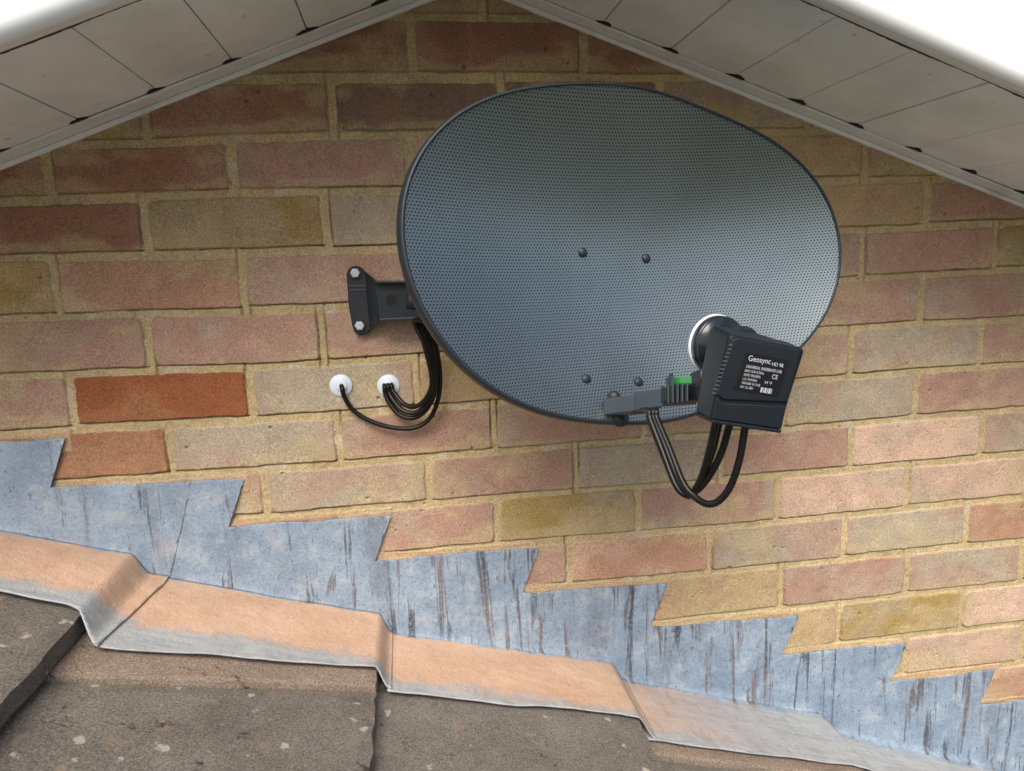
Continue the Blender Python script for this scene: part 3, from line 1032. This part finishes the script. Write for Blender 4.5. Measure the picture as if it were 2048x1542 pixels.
# bracket: wall plate, channel and the tube to the back of the dish
WB = empty('tmp'); D.objects.remove(WB)
def W(px, py, y): return on_wall(px, py, y)
bm = bmesh.new()
pl_pts = [(693, 548), (697, 537), (708, 531), (722, 534), (731, 545), (738, 560), (744, 600), (748, 640), (744, 658), (733, 669), (719, 672), (708, 664), (704, 650), (697, 610)]
prism(bm, [W(x, y, -0.014) for x, y in pl_pts], (0, 0.013, 0))
plate = obj('wall_plate', bm, m_steel, dish, bevel=0.0025, seg=3)
bm = bmesh.new()  # pressed ribs on the plate
for y0 in (571, 579):
    hull8(bm, [W(697, y0, -0.0155), W(733, y0 - 1, -0.0155), W(733, y0 + 2.5, -0.0155), W(698, y0 + 3, -0.0155)],
          [W(697, y0, -0.012), W(733, y0 - 1, -0.012), W(733, y0 + 2.5, -0.012), W(698, y0 + 3, -0.012)])
obj('pressed_rib', bm, m_arm, plate, bevel=0.0006)
for px_, py_ in ((710, 546), (719, 651)):
    c = W(px_, py_, -0.014)
    bm = bmesh.new()
    lathe(bm, c, (0, -1, 0), [(0, 0.0092), (0.0014, 0.0092), (0.0017, 0.0088)], 24)
    obj('washer', bm, m_steel, dish, smooth=False)
    bm = bmesh.new()
    lathe(bm, c + Vector((0, -0.0016, 0)), (0.12, -1, 0), [(0, 0.0066), (0.0042, 0.0066), (0.0052, 0.0055)], 6)
    obj('bolt', bm, m_zinc, dish, bevel=0.0004)
# flared web from plate to channel
bm = bmesh.new()
y1, y2 = -0.012, -0.034
fr = [(737, 548), (753, 561), (753, 642), (744, 664)]
hull8(bm, [W(727, 540, y1), W(752, 560, y2), W(756, 644, y2), W(738, 668, y1)], [W(731, 545, -0.002), W(757, 566, y2 + 0.014), W(760, 640, y2 + 0.014), W(741, 660, -0.002)])
obj('bracket_web', bm, m_steel, dish, bevel=0.002, seg=2)
# channel facing the viewer with folded flanges
bm = bmesh.new()
yc = -0.036
face = [(750, 562), (812, 563), (850, 640), (758, 643)]
fc = [W(x, y, yc) for x, y in face]
prism(bm, fc, (0, 0.003, 0))
hull8(bm, [W(750, 561, yc - 0.010), W(812, 561, yc - 0.010), W(812, 561, yc + 0.03), W(750, 561, yc + 0.03)],
      [W(750, 567, yc - 0.010), W(812, 567, yc - 0.010), W(812, 567, yc + 0.03), W(750, 567, yc + 0.03)])
hull8(bm, [W(758, 637, yc - 0.009), W(850, 633, yc - 0.009), W(850, 633, yc + 0.03), W(758, 637, yc + 0.03)],
      [W(758, 643, yc - 0.009), W(850, 640, yc - 0.009), W(850, 640, yc + 0.03), W(758, 643, yc + 0.03)])
obj('bracket_channel', bm, m_steel, dish, bevel=0.0012, seg=2)
bm = bmesh.new()
lathe(bm, W(782, 599, yc - 0.0005), (0, -1, 0), [(0, 0.0064), (0.0006, 0.0064)], 24)
obj('bracket_hole', bm, m_void, dish)
# arm tube running on behind the dish, and the clamp on its back
bk = DC - n_d * (DEPTH + 0.03) + v_d * -0.01
bm = bmesh.new()
tube(bm, spline([W(815, 602, yc + 0.012), W(900, 600, -0.035), bk - Vector((0.05, -0.02, 0)), bk], 8), 0.016, 20)
obj('mount_tube', bm, m_steel, dish, smooth=True)
bm = bmesh.new()
cpt = [-u_d * 0.045 + v_d * 0.05, u_d * 0.045 + v_d * 0.05, u_d * 0.045 - v_d * 0.10, -u_d * 0.045 - v_d * 0.10]
prism(bm, [DC - n_d * (DEPTH + 0.006) + c for c in cpt], -n_d * 0.03)
obj('back_clamp', bm, m_steel, dish, bevel=0.004)

# feed arm -----------------------------------------------------------
rootP, rt = bowl_pt(1215, 813, 0.001)
DE = 0.645
def arm_at(f, px, py):        # f: 0 at the dish, 1 at the LNB
    return at(px, py, rt - 0.006 + (DE - rt + 0.006) * f)
def arm_box(bm, f0, x0, t0, b0, f1, x1, t1, b1, w):
    back = Vector(FWD) * w + Vector(UPV) * w * 0.10
    back0 = Vector(FWD) * w * 0.85 - Vector(UPV) * w * 0.22
    a = [arm_at(f0, x0, t0), arm_at(f1, x1, t1), arm_at(f1, x1, b1), arm_at(f0, x0, b0)]
    b = [p + back0 for p in a]
    hull8(bm, a, b)
bm = bmesh.new()
arm_box(bm, 0.0, 1209, 797, 829, 0.40, 1270, 788, 822, 0.017)
arm = obj('feed_arm', bm, m_arm, dish, bevel=0.0012, seg=3)
bm = bmesh.new()
arm_box(bm, 0.38, 1268, 784, 822, 0.61, 1325, 776, 813, 0.018)
obj('arm_sleeve', bm, m_arm, arm, bevel=0.0012, seg=3)
bm = bmesh.new()
arm_box(bm, 0.60, 1322, 774, 806, 0.98, 1398, 769, 800, 0.022)
obj('holder_block', bm, m_lnb, arm, bevel=0.001)
bm = bmesh.new()
for k in range(6):
    x = 1325 + k * 9.5
    t_ = (771, 771, 752, 768, 768, 768)[k]
    b_ = 808 - k * 1.1
    f = 0.60 + 0.06 * k
    p = [arm_at(f, x, t_), arm_at(f, x + 2.6, t_ - 0.5), arm_at(f, x + 2.6, b_), arm_at(f, x, b_)]
    hull8(bm, [q - Vector(FWD) * 0.0030 for q in p], [q + Vector(FWD) * 0.006 for q in p])
obj('holder_rib', bm, m_arm, arm, bevel=0.0004)
bm = bmesh.new()
arm_box(bm, 0.66, 1340, 746, 806, 0.70, 1347, 746, 800, 0.022)
arm_box(bm, 0.90, 1384, 744, 800, 1.0, 1402, 738, 800, 0.024)
obj('holder_post', bm, m_lnb, arm, bevel=0.001)
bm = bmesh.new()
arm_box(bm, 0.70, 1347, 753, 769, 0.92, 1390, 750, 769, 0.016)
obj('green_clip', bm, m_green, arm, bevel=0.0015, seg=3)
bm = bmesh.new()
w, _t = bowl_pt(1228, 794)
lathe(bm, w, (w - Vector(CAM)) * -1, [(-0.004, 0.0075), (0.006, 0.0075), (0.009, 0.003)], 16)
w2, _t = bowl_pt(1240, 836)
lathe(bm, w2, (w2 - Vector(CAM)) * -1, [(-0.004, 0.010), (0.004, 0.010), (0.007, 0.006)], 16)
obj('arm_fixing', bm, m_steel, dish, smooth=True)

# LNB ----------------------------------------------------------------
F = [at(1459, 668, 0.598), at(1611, 699, 0.600), at(1559, 864, 0.604), at(1420, 842, 0.602)]     # TL TR BR BL
G = [at(1424, 650, 0.636), at(1578, 684, 0.640), at(1530, 846, 0.640), at(1389, 824, 0.636)]
bm = bmesh.new()
hull8(bm, F, G)
lnb = obj('lnb_housing', bm, m_lnb, dish, bevel=0.0032, seg=4)
fx = (F[1] - F[0]).normalized(); fn = (F[3] - F[0]).cross(F[1] - F[0]).normalized()
if fn.dot(Vector(FWD)) > 0: fn = -fn
bm = bmesh.new()
hull8(bm, [at(1424, 651, 0.634), at(1572, 684, 0.638), at(1530, 840, 0.638), at(1392, 818, 0.634)],
      [at(1420, 652, 0.668), at(1490, 656, 0.668), at(1480, 748, 0.668), at(1402, 752, 0.668)])
obj('housing_shoulder', bm, m_lnb, lnb, bevel=0.005, seg=4)
def FP(px, py, off=0.0):
    """point on the front face of the LNB, off metres proud"""
    p = on_plane(px, py, F[0], fn)
    return p + fn * off
# raised front panel with rounded corner
bm = bmesh.new()
pp = [(1474, 675), (1601, 700), (1574, 805), (1445, 800), (1430, 788), (1458, 688), (1463, 679)]
prism(bm, [FP(x, y, 0.0022) for x, y in pp], -fn * 0.003)
panel = obj('front_panel', bm, m_lnb, lnb, bevel=0.0016, seg=3)
# lower cover
bm = bmesh.new()
pp = [(1431, 796), (1446, 806), (1572, 812), (1562, 858), (1424, 838)]
prism(bm, [FP(x, y, 0.0014) for x, y in pp], -fn * 0.003)
obj('lower_cover', bm, m_lnb, lnb, bevel=0.001)
bm = bmesh.new()   # open skirt at the bottom
hull8(bm, [FP(1424, 839, 0.003), FP(1561, 859, 0.003), FP(1559, 866, 0.003), FP(1423, 845, 0.003)], [G[3], G[2], at(1530, 853, 0.64), at(1389, 830, 0.636)])
obj('skirt', bm, m_lnb, lnb, bevel=0.0008)
# ridges down the left edge
bm = bmesh.new()
for k in range(13):
    f = k / 12
    x, y = 1462 + (1429 - 1462) * f, 690 + (786 - 690) * f
    a = [FP(x - 5, y - 1.6, 0.0016), FP(x + 1.5, y - 0.6, 0.0034), FP(x + 1.5, y + 2.2, 0.0034), FP(x - 5, y + 1.6, 0.0016)]
    hull8(bm, a, [q - fn * 0.003 for q in a])
obj('edge_ridge', bm, m_arm, lnb, bevel=0.0003)
# label
bm = bmesh.new()
prism(bm, [FP(x, y, 0.0027) for x, y in ((1490, 704), (1577, 721), (1553, 794), (1466, 778))], -fn * 0.0008)
label = obj('label_panel', bm, m_lnb_pad, panel, bevel=0.0002)
# printed words
ex = (FP(1573, 720) - FP(1488, 706)).normalized()
ey = fn.cross(ex); ey.normalize()
dn = (FP(1467, 778) - FP(1488, 706))
if ey.dot(dn) > 0: ey = -ey
def text_mesh(txt, px, py, hgt_px, wid_px, bmt):
    cu = D.curves.new('t', 'FONT'); cu.body = txt; cu.size = 1.0
    ob = D.objects.new('t', cu); COL.objects.link(ob)
    dg = bpy.context.evaluated_depsgraph_get()
    me = D.meshes.new_from_object(ob.evaluated_get(dg))
    xs = [v.co.x for v in me.vertices]; w = max(xs) - min(xs); x0 = min(xs)
    o = FP(px, py, 0.00295)
    wu = (FP(px + wid_px, py + wid_px * 0.165, 0.00295) - o).length / w
    hu = (FP(px, py + hgt_px) - FP(px, py)).length / 0.70
    vs_ = [bmt.verts.new(o + ex * ((v.co.x - x0) * wu) + ey * (v.co.y * hu)) for v in me.vertices]
    for p in me.polygons:
        try: bmt.faces.new([vs_[i] for i in p.vertices])
        except ValueError: pass
    D.objects.remove(ob); D.curves.remove(cu); D.meshes.remove(me)
bmt = bmesh.new()
text_mesh('Geosync', 1494, 721, 11, 44, bmt)
text_mesh('HD 98', 1541, 731, 7, 22, bmt)
text_mesh('UNIVERSAL WIDEBAND LNB', 1490, 735, 6, 70, bmt)
text_mesh('INPUT 10.70-12.75GHz', 1487, 743, 5, 38, bmt)
text_mesh('OUTPUT 290-2340MHz', 1485, 751, 5, 33, bmt)
text_mesh('L.O. 10.41GHz', 1483, 759, 5, 28, bmt)
text_mesh('GAIN 60dB  N.F. 0.1dB', 1481, 767, 5, 36, bmt)
text_mesh('HV 12-18V', 1478, 775, 5, 25, bmt)
text_mesh('CE', 1541, 757, 9, 11, bmt)
text_mesh('H V', 1527, 767, 6, 14, bmt)
for k in range(9):     # small bar code block
    x = 1520 + k * 2.6
    w = 1.1 if k % 3 else 2.0
    pts = [(x, 774 + k * 0.43), (x + w, 774 + k * 0.43), (x + w - 2.4, 784 + k * 0.43), (x - 2.4, 784 + k * 0.43)]
    bmt.faces.new([bmt.verts.new(FP(a, b, 0.00295)) for a, b in pts])
obj('printing', bmt, m_print, label)

# neck and feed cap pointing at the dish
ringC = at(1427, 689, 0.705)
neck0 = at(1474, 722, 0.628)
ax = (ringC - neck0).normalized()
ax = (Vector(FWD) * 0.93 + Vector(UPV) * 0.16 - Vector(RGT) * 0.36).normalized()
L0 = (ringC - neck0).length
bm = bmesh.new()
lathe(bm, ringC - ax * 0.060, ax, [(0.016, 0.022), (0.030, 0.0215), (0.034, 0.0240), (0.037, 0.0215), (0.042, 0.0215), (0.046, 0.0285), (0.0475, 0.0292)], 48)
obj('lnb_neck', bm, m_neck, lnb, smooth=True)
bm = bmesh.new()
lathe(bm, ringC - ax * 0.0125, ax, [(0, 0.0292), (0.0085, 0.0297), (0.0093, 0.0292)], 56)
obj('feed_ring', bm, m_neck, lnb, smooth=True)
bm = bmesh.new()
lathe(bm, ringC - ax * 0.0032, ax, [(0, 0.0300), (0.0005, 0.0306), (0.0028, 0.0306), (0.0045, 0.0290), (0.0055, 0.02), (0.006, 0.003)], 56)
obj('feed_cap', bm, m_cap, lnb, smooth=True)

# ------------------------------------------------------------------ cable plugs and cables
def plug(px, py, label):
    c = on_wall(px, py, -0.002)
    root = empty('cable_plug', c)
    tag(root, label, 'cable plug')
    bm = bmesh.new()
    lathe(bm, c + Vector((0, 0.002, 0)), (0, -1, 0), [(0, 0.0158), (0.003, 0.0158), (0.0042, 0.0150), (0.0046, 0.0105), (0.0052, 0.0095)], 40)
    p = obj('plug_disc', bm, m_plug, root, smooth=True)
    bm = bmesh.new()
    lathe(bm, c + Vector((0.001, -0.0030, 0)), (0, -1, 0), [(0, 0.0082), (0.0018, 0.0078), (0.0022, 0.006)], 28)
    obj('plug_collar', bm, m_plug, root, smooth=True)
    return c
plug(682, 771, 'round white wall plug, left of two, with a single black cable')
plug(777, 771, 'round white wall plug, right of two, with three black cables')

CR = 0.0033
def cable(front, wallp, label, r=CR):
    """front: (px, py, depth) from the LNB down and up to the arm; wallp: (px, py, y) from behind the rim down to the plug"""
    pts = [at(*p) for p in front]
    j = front[-1][0] - 1306
    pts += [arm_at(0.40, 1276 + j * 0.3, 824) + Vector(FWD) * 0.014, arm_at(0.12, 1240, 828) + Vector(FWD) * 0.016]
    wb = w2 + n_d * 0.004
    pts += [wb, wb - n_d * 0.05, DC - n_d * 0.09 - v_d * 0.12 - u_d * 0.12 + Vector((0, 0, j * 0.0004))]
    pts += [on_wall(*p) for p in wallp]
    bm = bmesh.new()
    tube(bm, spline(pts, 10), r)
    o = obj('coax_cable', bm, m_cable, None, smooth=True)
    tag(o, label, 'cable', 'black cables looping from the feed unit to the wall plugs')
    return o
cable([(1432, 838, .622), (1429, 856, .622), (1418, 905, .63), (1403, 955, .645), (1386, 985, .655), (1368, 988, .662), (1349, 965, .668), (1322, 895, .685), (1300, 838, .70), (1296, 822, .705)],
      [(856, 640, -.065), (863, 690, -.05), (872, 750, -.036), (868, 790, -.03), (850, 822, -.028), (826, 836, -.026), (800, 830, -.022), (780, 808, -.016), (771, 788, -.012), (769, 773, -.012), (769, 769, .004)],
      'coax cable leaving the feed unit leftmost, lowest strand into the right wall plug')
cable([(1462, 842, .620), (1457, 858, .620), (1443, 905, .63), (1420, 950, .642), (1395, 980, .652), (1376, 984, .658), (1358, 962, .664), (1331, 895, .682), (1308, 838, .70), (1303, 822, .705)],
      [(848, 640, -.07), (856, 690, -.058), (867, 745, -.046), (866, 782, -.04), (850, 812, -.036), (828, 826, -.032), (804, 820, -.026), (786, 800, -.018), (778, 784, -.013), (776, 772, -.012), (776, 768, .004)],
      'coax cable leaving the feed unit in the middle, middle strand into the right wall plug')
cable([(1493, 846, .618), (1489, 862, .618), (1480, 915, .622), (1463, 968, .628), (1440, 1000, .634), (1415, 1008, .640), (1390, 994, .650), (1366, 965, .660), (1338, 895, .680), (1314, 838, .698), (1309, 822, .703)],
      [(840, 640, -.075), (849, 690, -.064), (862, 745, -.054), (862, 776, -.048), (848, 802, -.042), (828, 814, -.036), (808, 808, -.028), (793, 792, -.020), (785, 780, -.014), (783, 771, -.012), (783, 767, .004)],
      'coax cable hanging in the widest loop from the right of the feed unit')
cable([(1440, 836, .636), (1436, 856, .636), (1424, 905, .642), (1404, 960, .652), (1384, 990, .662), (1364, 984, .668), (1344, 950, .674), (1317, 885, .690), (1300, 838, .708), (1300, 822, .711)],
      [(864, 640, -.055), (872, 690, -.042), (880, 745, -.03), (877, 795, -.024), (860, 836, -.020), (830, 855, -.018), (790, 856, -.016), (745, 844, -.013), (708, 822, -.010), (690, 796, -.011), (684, 776, -.012), (682, 768, .004)],
      'coax cable sagging alone across to the left wall plug')
